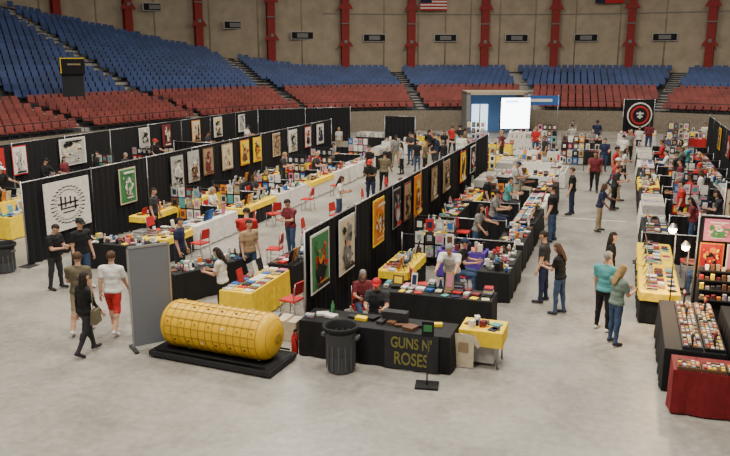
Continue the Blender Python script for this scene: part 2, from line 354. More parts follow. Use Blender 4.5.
def merch(Ln,Wd,style,seed):
    r=random.Random(seed*31+len(style)); m=MB(); x0=-Ln/2+.06
    if style=='prints':
        nx=int(Ln/.2); ny=max(1,int(Wd/.26))
        for i in range(nx):
            for j in range(ny):
                if r.random()<.9: m.box((x0+.1+i*.2,-Wd/2+.15+j*.26,.006+.008*r.random()),(.15,.21,.012+.03*r.random()),r.choice(BR),rz=r.uniform(-.12,.12))
        for i in range(4): 
            x=r.uniform(-Ln/2+.2,Ln/2-.2); m.box((x,Wd*.3,.16),(.25,.02,.32),r.choice(BR),rx=R(-12))
        name='art_print_spread'
    elif style=='boxes':
        nx=int(Ln/.3)
        for i in range(nx):
            h=.28; m.box((x0+.15+i*.3,0,h/2),(.25,min(.7,Wd-.06),h),r.choice(['white','cream','lgrey','white']))
            m.box((x0+.15+i*.3,0,h+.01),(.19,min(.62,Wd-.14),.03),r.choice(['art1','art2','lgrey','cream']))
        name='comic_box_row'
    elif style=='display':
        x=x0+.03
        while x<Ln/2-.12:
            k=r.random(); w=r.uniform(.12,.26); x+=w/2
            if k<.5:
                h=r.uniform(.2,.42); c=r.choice(BR)
                m.box((x,Wd*.26,h/2+.01),(w,.015,h),c,rx=R(-14)); m.box((x,Wd*.26-.012,h/2+.01),(w*.7,.008,h*.7),r.choice(BR),rx=R(-14)); m.rod((x,Wd*.26+.12,0),(x,Wd*.26+.03,h*.7),.008,'char',5)
            elif k<.75:
                z=0
                for q in range(r.randint(2,7)): m.box((x,Wd*.2,z+.014),(w*.8,.22,.026),r.choice(BR),rz=r.uniform(-.15,.15)); z+=.028
            elif k<.9:
                m.lathe([(.05,0),(.055,.05),(.03,.16),(.035,.2),(.02,.22)],r.choice(BR),8,Matrix.Translation((x,Wd*.2,0))); m.ball((x,Wd*.2,.25),.035,r.choice(['skin1','white','brown']),8)
            if r.random()<.9: m.box((x,-Wd*.03,.012+.03*r.random()),(w*.8,.18,.02+.05*r.random()),r.choice(BR),rz=r.uniform(-.3,.3))
            if r.random()<.8: m.box((x,-Wd*.33,.01),(w*.7,.16,.015),r.choice(BR),rz=r.uniform(-.5,.5))
            x+=w/2+.015
        name='merchandise_display'
    elif style=='toys':
        for i in range(int(Ln*Wd*30)):
            x=r.uniform(-Ln/2+.08,Ln/2-.08); y=r.uniform(-Wd/2+.08,Wd/2-.08); k=r.choice(BR); h=r.uniform(.05,.22)
            q=r.random()
            if q<.3: m.box((x,y,h/2),(r.uniform(.06,.15),r.uniform(.05,.12),h),k,rz=r.uniform(0,3))
            elif q<.65: m.box((x,y,.01),(r.uniform(.12,.2),r.uniform(.12,.18),.02),k,rz=r.uniform(0,3))
            else:
                m.lathe([(.04,0),(.028,h*.4),(.038,h*.6),(.016,h*.72)],k,8,Matrix.Translation((x,y,0))); m.ball((x,y,h*.85),.03,r.choice(['skin1','white',k]),8)
        name='toy_figurine_spread'
    elif style=='cases':
        nx=int(Ln/.38); ny=max(1,int(Wd/.36))
        for i in range(nx):
            for j in range(ny):
                cx=x0+.18+i*.38; cy=-Wd/2+.18+j*.36
                m.box((cx,cy,.03),(.36,.33,.05),r.choice(['brown','char','black','char']))
                for p in range(5):
                    for q in range(4):
                        m.box((cx-.135+p*.068,cy-.11+q*.074,.062),(.05,.05,.016+.03*r.random()),r.choice(['cream','white','char','black','orange','tan','maroon','art2','yellow','red','brown','lgrey','cream']))
                if r.random()<.22:
                    for p in range(3): m.rod((cx-.1+p*.1,cy,.06),(cx-.1+p*.1,cy,.28),.012,'char',6); m.ball((cx-.1+p*.1,cy,.3),(.04,.03,.05),r.choice(['cream','maroon','lgrey','orange']),8)
        name='jewelry_tray_spread'
    return m,name
TC={};MC={}
def table(a,b,Ln=2.4,Wd=.76,rz=E,col='black',style='display',H=.74,seed=None,flip=False):
    seed=seed if seed is not None else random.randint(0,5)
    OBST.append((a,b,Ln/2,Wd/2,rz))
    k=(Ln,Wd,H,col)
    if k not in TC: TC[k]=cloth(Ln,Wd,H,col,1).mesh('draped_table')
    o=put('draped_table',TC[k],(a,b,0),rz)
    if style:
        k2=(Ln,Wd,style,seed)
        if k2 not in MC:
            m,n=merch(Ln,Wd,style,seed); MC[k2]=(m.mesh(n),n)
        put(MC[k2][1],MC[k2][0],(a,b,H+.003),rz+(math.pi if flip else 0))
    return o
RK={}
def rack(a,b,rz,w=1.2,h=1.6,seed=0):
    OBST.append((a,b,w/2,.15,rz))
    k=(w,h,seed)
    if k not in RK:
        r=random.Random(seed+500); m=MB()
        for x in (-w/2,w/2): m.rod((x,0,0),(x,0,h),.015,'char',6); m.box((x,0,.015),(.04,.5,.03),'char')
        for q in range(5): m.rod((-w/2,0,.3+q*(h-.3)/4),(w/2,0,.3+q*(h-.3)/4),.008,'char',5)
        nx=int(w/.29); nz=int((h-.3)/.38)
        for i in range(nx):
            for j in range(nz):
                m.box((-w/2+.16+i*.29,-.03,.5+j*.38),(.24,.012,.33),r.choice(BR)); m.box((-w/2+.16+i*.29,-.04,.5+j*.38),(.14,.008,.17),r.choice(BR))
        RK[k]=m.mesh('print_display_rack')
    return put('print_display_rack',RK[k],(a,b,0),rz)
ch=MB()
ch.box((0,0,.44),(.42,.42,.035),'red',taper=.96); ch.box((0,-.2,.72),(.4,.03,.3),'red',rx=R(10),taper=.92)
for x in (-.19,.19):
    ch.rod((x,.18,0),(x,.17,.43),.014,'metal',6); ch.rod((x,-.24,0),(x,-.18,.44),.014,'metal',6); ch.rod((x,-.18,.44),(x,-.24,.86),.014,'metal',6); ch.rod((x,.19,.2),(x,-.21,.2),.01,'metal',5)
chm=ch.mesh('red_chair')
def chair(a,b,rz):
    OBST.append((a,b,.2,.2,rz)); return put('red_chair',chm,(a,b,0),rz)
sb=MB(); sb.box((0,0,.17),(.6,.42,.32),'lgrey',taper=1.05); sb.box((0,0,.345),(.64,.46,.03),'grey'); totem=sb.mesh('storage_tote')
sb=MB(); sb.box((0,0,.22),(.45,.4,.42),'cream'); sb.box((-.12,.0,.435),(.2,.4,.01),'cream',rx=R(5)); sb.box((0,0,.442),(.06,.4,.004),'tan'); cardm=sb.mesh('cardboard_box')

# ------------------------------------------------------------ people
def seg(bm,p0,p1,r0,r1,n=12):
    p0=Vector(p0);p1=Vector(p1);d=p1-p0
    q=d.to_track_quat('Z','Y').to_matrix().to_4x4()
    bmesh.ops.create_cone(bm,cap_ends=True,segments=n,radius1=r0,radius2=r1,depth=d.length,matrix=Matrix.Translation((p0+p1)/2)@q)
    for p,r in ((p0,r0),(p1,r1)): bmesh.ops.create_uvsphere(bm,u_segments=n,v_segments=8,radius=r,matrix=Matrix.Translation(p))
def ell(bm,c,r,T):
    bmesh.ops.create_uvsphere(bm,u_segments=16,v_segments=10,radius=1,matrix=T@Matrix.Translation(c)@Matrix.Diagonal((*r,1)))
def segdist(p,a,b):
    d=b-a; t=max(0,min(1,(p-a).dot(d)/max(1e-9,d.length_squared))); return (p-(a+d*t)).length,t
POSES={
 'stand':dict(lean=0,legs=((2,2,3),(-3,2,3)),arms=((4,12,6),(2,15,6)),head=8),
 'hold': dict(lean=4,legs=((5,7,3),(-4,3,3)),arms=((22,75,4),(18,80,4)),head=25),
 'walk': dict(lean=3,legs=((17,5,1),(-11,18,1)),arms=((-14,14,5),(16,20,5)),head=3),
 'walk2':dict(lean=2,legs=((-9,16,2),(12,5,2)),arms=((14,70,8),(-10,14,7)),head=5),
 'lean': dict(lean=32,legs=((6,4,5),(-6,4,5)),arms=((55,20,6),(48,30,6)),head=10),
 'sit':  dict(lean=6,legs=((84,84,6),(82,80,6)),arms=((30,62,6),(28,66,6)),head=14,sit=1),
 'reach':dict(lean=8,legs=((4,3,4),(-4,3,4)),arms=((50,28,4),(10,35,8)),head=8),
}
BC={}
def body(pose,hair):
    if (pose,hair) in BC: return BC[(pose,hair)]
    P=POSES[pose]; bm=bmesh.new(); Ln=R(P['lean'])
    T=Matrix.Translation((0,0,.95))@Matrix.Rotation(-Ln,4,'X')
    ell(bm,(0,-.01,-.04),(.165,.125,.13),T); ell(bm,(0,0,.06),(.155,.112,.13),T); ell(bm,(0,0,.17),(.155,.11,.14),T); ell(bm,(0,.005,.30),(.172,.12,.16),T); ell(bm,(0,0,.39),(.175,.108,.1),T)
    seg(bm,T@Vector((-.15,0,.445)),T@Vector((.15,0,.445)),.062,.062); seg(bm,T@Vector((0,0,.44)),T@Vector((0,.02,.60)),.062,.052)
    HT=T@Matrix.Translation((0,.02,.58))@Matrix.Rotation(Ln*.6-R(P['head']),4,'X')
    ell(bm,(0,.0,.125),(.076,.095,.098),HT); ell(bm,(0,.03,.06),(.055,.065,.07),HT); ell(bm,(0,.1,.095),(.014,.022,.022),HT)
    for s in (-1,1): ell(bm,(s*.078,-.005,.105),(.012,.02,.032),HT)
    bones=[(T@Vector((0,0,-.02)),T@Vector((0,0,.42)),.15,'torso'),(T@Vector((0,0,.50)),HT@Vector((0,0,.2)),.08,'head')]
    hands=[]
    for s,(f,e,ab) in zip((-1,1),P['arms']):
        sh=T@Vector((s*.185,0,.44))
        R0=Matrix.Rotation(R(f),3,'X')@Matrix.Rotation(-s*R(ab),3,'Y')
        u=R0@Vector((0,0,-1)); el=sh+u*.285
        R1=Matrix.Rotation(R(e),3,'X')@R0; R1=Matrix.Rotation(s*R(e)*.28,3,'Z')@R1
        w=R1@Vector((0,0,-1)); wr=el+w*.25; hp=wr+w*.09
        seg(bm,sh,el,.058,.045); seg(bm,el,wr,.042,.029); seg(bm,wr,hp-w*.01,.027,.03)
        HM=Matrix.Translation(wr)@R1.to_4x4(); ell(bm,(0,0,-.055),(.018,.04,.05),HM)
        bones+= [(sh,el,.05,'uarm'),(el,wr,.035,'farm'),(wr,wr+w*.12,.03,'hand')]; hands.append((HM,s))
    for s,(h,k,ab) in zip((-1,1),P['legs']):
        hz=.93 if not P.get('sit') else .87
        hp=Vector((s*.092,0,hz)); R0=Matrix.Rotation(R(h),3,'X')@Matrix.Rotation(-s*R(ab),3,'Y')
        kn=hp+R0@Vector((0,0,-.43)); R1=Matrix.Rotation(-R(k),3,'X')@R0; an=kn+R1@Vector((0,0,-.42))
        seg(bm,hp,kn,.09,.062); seg(bm,kn,an,.059,.042); ell(bm,kn+R1@Vector((0,-.018,-.13)),(.052,.057,.12),Matrix.Identity(4))
        pitch=max(-40,min(0,(h-k)))
        RF=Matrix.Rotation(R(pitch),3,'X'); to=an+RF@Vector((s*.02,.165,-.045)); he=an+RF@Vector((0,-.035,-.04))
        seg(bm,he,to,.044,.038); seg(bm,an,he,.042,.044)
        bones+=[(hp,kn,.075,'thigh'),(kn,an,.048,'shank'),(he+Vector((0,0,-.01)),to,.045,'foot')]
    me=bpy.data.meshes.new('tmp'); bm.to_mesh(me); bm.free()
    o=bpy.data.objects.new('tmp',me); COL.objects.link(o)
    md=o.modifiers.new('r','REMESH'); md.mode='VOXEL'; md.voxel_size=.016
    sm=o.modifiers.new('s','SMOOTH'); sm.iterations=3; sm.factor=.5
    dg=bpy.context.evaluated_depsgraph_get(); dg.update(); m2=bpy.data.meshes.new_from_object(o.evaluated_get(dg))
    bpy.data.objects.remove(o)
    bm=bmesh.new(); bm.from_mesh(m2)
    Ti=T.inverted()
    for f in bm.faces:
        c=f.calc_center_median(); best=None
        for a,b,r,n in bones:
            d,t=segdist(c,a,b); d-=r
            if best is None or d<best[0]: best=(d,t,n)
        n,t=best[2],best[1]; lz=(Ti@c).z; idx=0
        if n=='torso' : idx=1 if lz>-.06 else 2
        elif n=='head': idx=1 if lz<.5 and lz>.0 else 0
        elif n=='uarm': idx=1 if t<.72 else 5
        elif n=='farm': idx=5 if t<.97 else 0
        elif n=='hand': idx=0
        elif n=='thigh': idx=2 if lz<-.06 or t>.15 else 1
        elif n=='shank': idx=2 if t<.08 else 6
        elif n=='foot': idx=3
        f.material_index=idx; f.smooth=True
    bm.normal_update()
    mv=[]
    for v in bm.verts:
        ids={f.material_index for f in v.link_faces}
        if ids<= {1}: mv.append((v,.018+.016*noise.noise(v.co*9)))
        elif ids<={2}: mv.append((v,.010+.012*noise.noise(v.co*9)))
        elif ids<={6}: mv.append((v,.005+.007*noise.noise(v.co*12)))
    for v,d in mv: v.co+=v.normal*d
    def mark(i,fn):
        pre=set(bm.faces); fn()
        for f in bm.faces:
            if f not in pre: f.material_index=i; f.smooth=True
    def eyes():
        for s in (-1,1): bmesh.ops.create_uvsphere(bm,u_segments=8,v_segments=6,radius=1,matrix=HT@Matrix.Translation((s*.03,.083,.115))@Matrix.Diagonal((.012,.008,.007,1)))
    mark(7,eyes)
    mark(8,lambda:bmesh.ops.create_uvsphere(bm,u_segments=8,v_segments=6,radius=1,matrix=HT@Matrix.Translation((0,.09,.05))@Matrix.Diagonal((.022,.008,.006,1))))
    def fing():
        for HM,s in hands:
            for q,(y,l) in enumerate(((-.03,.06),(-.01,.075),(.01,.08),(.03,.07))):
                p0=HM@Vector((0,y,-.09)); p1=HM@Vector((-s*.008,y*1.1,-.09-l*.55)); p2=HM@Vector((-s*.03,y*1.1,-.09-l))
                for a,b,r in ((p0,p1,.0095),(p1,p2,.0085)):
                    d=b-a; bmesh.ops.create_cone(bm,cap_ends=True,segments=6,radius1=r,radius2=r*.9,depth=d.length*1.1,matrix=Matrix.Translation((a+b)/2)@d.to_track_quat('Z','Y').to_matrix().to_4x4())
            a=HM@Vector((-s*.01,.035,-.035)); b=HM@Vector((-s*.03,.068,-.075)); c=HM@Vector((-s*.035,.07,-.105))
            for a,b in ((a,b),(b,c)):
                d=b-a; bmesh.ops.create_cone(bm,cap_ends=True,segments=6,radius1=.011,radius2=.009,depth=d.length*1.15,matrix=Matrix.Translation((a+b)/2)@d.to_track_quat('Z','Y').to_matrix().to_4x4())
    mark(0,fing)
    def hairf():
        HH=HT@Matrix.Translation((0,-.006,.13))@Matrix.Diagonal((.089,.107,.108,1))
        r=bmesh.ops.create_uvsphere(bm,u_segments=24,v_segments=16,radius=1,matrix=HH)
        Hi=HH.inverted(); vs=r['verts']; dele=[]
        fs={f for v in vs for f in v.link_faces}
        for f in fs:
            c=Hi@f.calc_center_median()
            low=-.35 if hair in('short','cap') else -.9
            if (c.z<.42 and c.y>.12) or c.z<low: dele.append(f)
        bmesh.ops.delete(bm,geom=dele,context='FACES')
        for v in vs:
            if v.is_valid: v.co+= (v.co-(HT@Vector((0,0,.13)))).normalized()*.006*noise.noise(v.co*40)
        if hair=='long':
            for (x,y,z,rx,ry,rz_) in ((0,-.075,.05,.085,.045,.11),(0,-.085,-.05,.09,.04,.12),(0,-.09,-.14,.075,.032,.12),(-.07,-.03,.03,.025,.05,.12),(.07,-.03,.03,.025,.05,.12)):
                ell(bm,(x,y,z),(rx,ry,rz_),HT)
        if hair=='bun': ell(bm,(0,-.12,.17),(.045,.045,.045),HT)
    mark(4,hairf)
    if hair=='cap':
        def cap():
            r=bmesh.ops.create_uvsphere(bm,u_segments=20,v_segments=12,radius=1,matrix=HT@Matrix.Translation((0,-.004,.145))@Matrix.Diagonal((.095,.113,.105,1)))
            Hi=HT.inverted(); fs={f for v in r['verts'] for f in v.link_faces}
            bmesh.ops.delete(bm,geom=[f for f in fs if (Hi@f.calc_center_median()).z<.155],context='FACES')
            bmesh.ops.create_cone(bm,cap_ends=True,segments=16,radius1=1,radius2=.95,depth=1,matrix=HT@Matrix.Translation((0,.11,.158))@Matrix.Rotation(R(-10),4,'X')@Matrix.Diagonal((.075,.075,.012,1)))
        mark(9,cap)
    mz=min(v.co.z for v in bm.verts)
    for v in bm.verts: v.co.z-=mz
    me=bpy.data.meshes.new('person'); bm.to_mesh(me); bm.free()
    for k in range(10): me.materials.append(None)
    BC[(pose,hair)]=me; return me
PPL=[]
def person(a,b,face,pose='stand',hair='short',shirt='black',pants='denim',skin='skin1',hairc='hairdark',hat='black',long=False,shorts=False,shoe='char',h=1.75,z=0,name='man',girth=1.06,fixed=True):
    me=body(pose,hair); o=bpy.data.objects.new(name,me); COL.objects.link(o)
    s=h/1.76; o.location=(a,b,z); o.rotation_euler=(0,0,R(face))
    gw=.97 if name=='woman' else girth
    o.scale=(s*gw,s*gw if pose!='sit' else s,s)
    ms=[skin,shirt,pants,shoe,hairc,shirt if long else skin,skin if shorts else pants,'black','lips',hat]
    for i,n in enumerate(ms): o.material_slots[i].link='OBJECT'; o.material_slots[i].material=M(n)
    PPL.append((o,fixed or pose=='sit')); return o
rp=random.Random(11)
SH=['black','black','black','black','navy','char','char','grey','maroon','red','white','teal','olive','navy','lgrey']
def rnd_person(a,b,face,pose=None,**k):
    w=rp.random()<.42
    d=dict(pose=pose or rp.choice(['stand','hold','stand','walk2','reach']),hair=rp.choice(['long','long','bun']) if w else rp.choice(['short','short','cap']),shirt=rp.choice(SH),pants=rp.choice(['denim','black','char','navy','khaki']),
      skin=rp.choice(['skin1','skin1','skin1','skin2','skin3']),hairc=rp.choice(['hairdark','hairdark','hairbrown','hairblond','hairgrey']),hat=rp.choice(['black','red','navy','white']),long=rp.random()<.2,h=rp.uniform(1.58,1.68) if w else rp.uniform(1.7,1.84),name='woman' if w else 'man',girth=rp.uniform(1.02,1.16),fixed=False)
    d.update(k); return person(a,b,face,**d)
def sitter(a,b,face,**k):
    chair(a,b,R(face)); return rnd_person(a,b,face,'sit',**k)

person(-10.75,12.5,25,'walk2','short','olive','khaki',shorts=True,hairc='hairbrown',shoe='white',h=1.78)
person(-9.85,11.55,-20,'walk','long','black','char',name='woman',h=1.70,long=True)
bg=MB(); bg.box((0,0,0),(.12,.3,.28),'olive',taper=.8); bg.rod((0,-.1,.12),(-.05,0,.55),.01,'olive',6); bg.rod((0,.1,.12),(-.05,0,.55),.01,'olive',6); bg.obj('shoulder_bag',(-9.55,11.5,.86),.3)
person(-10.1,12.75,15,'walk','short','white','red',shorts=True,shoe='white',h=1.8,hairc='hairbrown')
person(-12.9,15.2,-110,'stand','cap','black','denim',hat='black',h=1.84,shoe='white')
person(-13.5,14.9,-90,'hold','short','black','char',h=1.72)
person(-14.3,20.4,-80,'stand','short','char','black',h=1.7)
person(-8.35,14.35,100,'hold','long','white','black',name='woman',h=1.66)
person(-10.9,16.6,-80,'stand','short','navy','char',h=1.72)
person(-9.6,17.9,20,'hold','short','red','denim',h=1.8,girth=1.15)
person(-9.2,19.9,160,'hold','short','maroon','denim',h=1.75)
person(-9.0,16.9,-120,'stand','short','tan','denim',h=1.74)
person(-11.2,33.2,150,'stand','short','black','black',h=1.8)
person(-2.0,24.3,90,'stand','short','black','denim',h=1.85,girth=1.25)
person(-1.15,17.1,70,'hold','long','black','denim',hairc='hairbrown',name='woman',h=1.68)
person(-1.6,17.9,85,'stand','short','char','navy',h=1.76)
person(-1.1,34.4,180,'walk','short','maroon','black',h=1.8,skin='skin2',girth=1.2)
person(-.9,40.7,190,'walk2','short','navy','denim')
person(0,43,0,'stand','short','white','tan')
person(-.15,16.35,-25,'stand','short','teal','black',hairc='hairgrey',h=1.76,shoe='white')
person(.1,15.55,-45,'hold','long','sage','denim',hairc='hairblond',name='woman',h=1.7)
person(-.1,18.6,-90,'stand','long','black','denim',name='woman',h=1.7)
person(-.2,30.4,-90,'hold','short','char','black')
person(2.0,27.2,90,'stand','short','red','black',fixed=False)
person(2.3,33.2,90,'stand','short','maroon','black',fixed=False); person(3.0,32.4,150,'hold','cap','red','denim',hat='red',fixed=False)
person(2.3,22.0,90,'stand','short','black','black'); person(3.0,25.6,90,'hold','long','char','black',name='woman')
person(-3.6,16.75,180,'lean','short','white','denim',hairc='hairgrey')
for a,b,f in [(-11.6,38.8,200),(-11.2,41.3,100),(-10.1,37.7,180),(-10.6,42.3,30),(-9.5,39.6,-60),(-10.1,43.8,180),(-10.1,46,0),(-8.9,42,90),(-9.3,36.2,-80),(-3,48.4,40),(-1.8,47,200),(.4,47.7,0),(.1,37.7,-90),(2.1,40.7,90),(2.6,36.8,90),(-22.7,24.9,-80),(-22.9,26,-100),(-22.4,22.2,-90),(-22.8,28.6,-70),(-22.5,37.6,-90),(-19.8,38.6,80),(-16.8,43.8,200),(-3.9,21.4,-90),(-4.5,26.4,-90),(-14.2,30,-80),(-14,35.5,-100),(-7,24.8,90),(-7,28.2,80),(-9.6,25,-80),(-9.6,28.6,180),(-9.8,31,0),(-4,30,-90),(-1.7,28.9,90),(-4,41.5,120),(-6.5,42.6,90),(-5,46,180),(-1.7,51.5,0),(1.5,51,180),(-3.3,53,180),(3,46.6,90),(2.9,42.6,90),(-.6,26.3,-90),(-22.5,32,-90),(-22.3,42,-90),
   (-10.6,36.5,90),(-11.1,40,170),(-8.4,40.6,200),(-9.4,45,20),(.9,50,180),(5,54,180),(2.2,24.9,90),(-17.5,24,90),(-17.4,30.6,90),
   (-9.8,40.4,90),(-8.9,38.4,20),(-9.0,44,-50),(-.3,36.2,-100),(-.2,32.4,-80),(2.9,30.9,90),(2.3,35.4,60),(2.6,38.2,120),(3.0,39.6,90),(.3,45.2,200),(3.4,48.4,90),(2.4,28.9,90)]:
    rnd_person(a,b,f)
sitter(-3.7,18.1,-90,shirt='black',hair='cap',name='man'); sitter(-5.2,14.9,-150,shirt='maroon',hair='long',name='woman'); sitter(-4.65,14.3,190,shirt='char',hair='cap',hat='red',name='man')
sitter(-11.1,15.35,-80,shirt='navy',hair='short',name='man'); sitter(-7.1,20.6,90,shirt='pink',hair='long',name='woman',skin='skin1')
for a,b,f in [(-4.0,24.9,-90),(-4.0,28,-90),(-3.9,31.3,-90),(-7.0,17.9,90),(-7,22.9,90),(-7,26.8,90),(-7.1,30.8,90),(-13.7,23,-90),(-13.7,26.2,-90),(-13.7,32.5,-90),(2.2,19.8,90),(2.2,30,90),(2.1,39.1,90),(-22.3,34.8,-90),(-22.3,29.7,-90)]:
    sitter(a,b,f)

# ------------------------------------------------------------ booths: explicit foreground
table(-4.3,13.3,3.05,.8,0,'black',None)
m=MB(); rg=random.Random(3)
for i in range(13): m.box((-1.4+i*.21,rg.uniform(-.25,.2),.02),(rg.uniform(.1,.26),rg.uniform(.1,.25),rg.uniform(.015,.07)),rg.choice(['black','white','char','yellow','brown','art1','char']),rz=rg.uniform(-.4,.4))
m.box((.3,.15,.1),(.5,.2,.2),'char'); m.lathe([(.04,0),(.04,.2),(.015,.24),(.015,.28)],'green',8,Matrix.Translation((-1.0,.1,0)))
m.obj('table_clutter',(-4.3,13.3,.75))
bnr=MB(); bnr.box((0,0,0),(1.05,.012,.74),'char'); bo=bnr.obj('band_logo_banner',(-3.5,12.83,.40))
mat('gold_text',(.2,.18,.05),.7)
for t,z,sz in (("GUNS N'",.06,.205),("ROSES",-.27,.24)):
    c=bpy.data.curves.new('lettering','FONT'); c.body=t; c.size=sz; c.align_x='CENTER'; c.extrude=.003; c.offset=.004; c.materials.append(M('gold_text'))
    to=bpy.data.objects.new('lettering',c); COL.objects.link(to); to.rotation_euler=(E,0,0); to.location=(0,-.012,z); to.scale=(1,1.45,1); to.parent=bo
yt=MB(); yt.box((0,0,.745),(.8,.7,.02),'yellow')
for (x,y,dx,dy) in ((0,-.36,.82,.015),(0,.36,.82,.015),(-.41,0,.015,.72),(.41,0,.015,.72)): yt.box((x,y,.6),(dx,dy,.3),'yellow',taper=.98)
for x in (-.33,.33):
    for y in (-.28,.28): yt.rod((x,y,0),(x,y,.73),.02,'metal',6)
yt.box((0,0,.25),(.5,.45,.35),'lgrey'); yt.obj('yellow_side_table',(-2.3,13.75,0))
mm,nn=merch(.75,.65,'toys',4); mm.obj(nn,(-2.3,13.75,.757))
ts=MB(); ts.add([(-.22,0,.3),(-.34,0,.12),(-.27,0,.06),(-.2,0,.16),(-.2,0,-.35),(.2,0,-.35),(.2,0,.16),(.27,0,.06),(.34,0,.12),(.22,0,.3),(.08,0,.33),(0,0,.3),(-.08,0,.33)],[tuple(range(13))],'cream')
ts.box((0,-.006,.05),(.2,.004,.2),'tan'); ts.rod((-.2,.01,.31),(.2,.01,.31),.008,'metal',5); ts.rod((0,.01,.31),(0,.05,.42),.006,'metal',5)
ts.obj('hanging_tshirt',(-2.6,13.3,.38))
ss=MB(); ss.box((0,0,.02),(.42,.34,.035),'black'); ss.rod((0,0,.03),(0,0,1.0),.014,'char'); ss.box((0,-.02,1.1),(.22,.02,.28),'black'); ss.box((0,-.035,1.12),(.15,.01,.12),'green'); ss.obj('sign_stand',(-3.05,12.3,0),R(10))
mat('char2',(.085,.09,.1),.6)
def trash():
    t=MB(); t.lathe([(.24,0),(.25,.03),(.295,.72),(.33,.73),(.335,.78),(.30,.785),(.27,.3)],'char2',28,cap=True)
    t.lathe([(.30,.70),(.343,.74),(.35,.80),(.325,.815),(.29,.79),(.26,.5)],'black',28,cap=False)
    for s in (-1,1): t.box((s*.33,0,.62),(.07,.16,.05),'char2')
    for k in range(14):
        a=6.283*k/14; t.box((.272*math.cos(a),.272*math.sin(a),.36),(.02,.03,.6),'char2',rz=a)
    return t.mesh('trash_can')
tm=trash()
o=put('trash_can',tm,(-4.78,12.47,0)); o.scale=(1.0,1.0,1.13)
put('trash_can',tm,(-16.0,15.75,0))
fe=MB(); fe.lathe([(.06,0),(.07,.03),(.07,.36),(.03,.42),(.03,.45)],'red',14); fe.box((0,.03,.48),(.03,.12,.04),'black'); fe.rod((0,-.05,.46),(.08,-.05,.2),.01,'black',6); fe.obj('fire_extinguisher',(-5.95,12.95,0))
mat('panelgrey',(.15,.16,.18),.7)
gp=MB(); gp.box((0,0,1.1),(.8,.04,2.05),'panelgrey')
for x in (-.41,.41): gp.box((x,0,1.08),(.03,.06,2.16),'metal'); gp.box((x,0,.02),(.08,.5,.04),'char')
gp.box((0,0,2.14),(.85,.06,.04),'metal'); gp.obj('display_partition_panel',(-8.85,12.35,0),R(50))
# hyperbaric chamber
hc=MB(); hc.box((0,0,.09),(2.75,1.05,.1),'char'); hc.box((0,0,.145),(2.7,1.0,.02),'black')
for x in (-1.2,1.2):
    for y in (-.45,.45): hc.box((x,y,.02),(.12,.08,.04),'black')
TX=Matrix.Translation((0,0,.155+.46))@Matrix.Rotation(E,4,'Y')
mat('vinyl_yellow',(.74,.43,.015),.38,var=.06,scale=3); mat('strap',(.36,.22,.02),.7)
Lh=1.26; prof=[(.05,-Lh)]
for k in range(8): a=k/7*E; prof.append((.10+.35*math.sin(a),-Lh+.22*(1-math.cos(a))))
nb=13
for k in range(nb*4+1):
    x=-Lh+.23+(2*Lh-.46)*k/(nb*4); prof.append((.452+.012*abs(math.sin(math.pi*k/4)),x))
for k in range(8): a=E-k/7*E; prof.append((.10+.35*math.sin(a),Lh-.22*(1-math.cos(a))))
prof.append((.05,Lh))
hc.lathe(prof,'vinyl_yellow',48,TX)
for k in range(nb+1):
    x=-Lh+.23+(2*Lh-.46)*k/nb; hc.lathe([(.45,x-.006),(.461,x-.006),(.461,x+.006),(.45,x+.006)],'strap',40,TX,cap=False)
for q in range(16):
    a=q*6.283/16+.2; sx=math.sin(a); cx=math.cos(a)
    hc.box((0,.468*sx,.615+.468*cx),(2*Lh-.5,.018,.006),'strap',rx=-a)
    for k in range(nb):
        x=-Lh+.23+(2*Lh-.46)*(k+.5)/nb
        if (q*3+k*2)%4==0: hc.box((x,.474*math.sin(a+.2),.615+.474*math.cos(a+.2)),(.045,.035,.01),'white' if (k+q)%5==0 else 'brown' if k%2 else 'strap',rx=-a-.2)
for s in (-1,1):
    hc.lathe([(.08,0),(.11,0),(.11,.02),(.08,.02)],'strap',20,Matrix.Translation((s*(Lh+.0),0,.615))@Matrix.Rotation(s*E,4,'Y'))
    hc.lathe([(.33,-.06),(.35,-.06),(.35,-.04),(.33,-.04)],'strap',28,Matrix.Translation((s*(Lh-.02),0,.615))@Matrix.Rotation(s*E,4,'Y'),cap=False)
for y in (-.48,.48): hc.rod((-1.25,y,.2),(1.25,y,.2),.02,'black',6)
hc.obj('inflatable_hyperbaric_chamber',(-7.2,12.25,0),R(-4))
# U booth behind
table(-3.7,15.6,2.6,.75,0,'black','display',seed=2); table(-2.75,18.7,2.4,.76,E,'black','toys',seed=2); table(-5.1,17.8,1.9,.7,E,'black+yellow','display',seed=3,flip=True); table(-3.9,19.5,1.3,.6,0,'purple','toys')
drape(-5.8,20.1,-2.6,20.1,.9)
rack(-4.8,19.95,0,1.2,1.5,1)
table(-7.9,15.1,2.0,.8,E,'yellow','prints',seed=9); table(-7.9,17.6,2.2,.76,E,'black','display',flip=True)
table(-9.75,16.0,2.3,.76,R(65),'black','toys',seed=4)
put('storage_tote',totem,(-7.1,13.9,0),.2); put('cardboard_box',cardm,(-6.4,13.7,0))
table(-13.4,17.2,2.4,.8,0,'black','toys',seed=5); table(-12.6,18.6,1.5,.76,E,'black+yellow','display',seed=1)
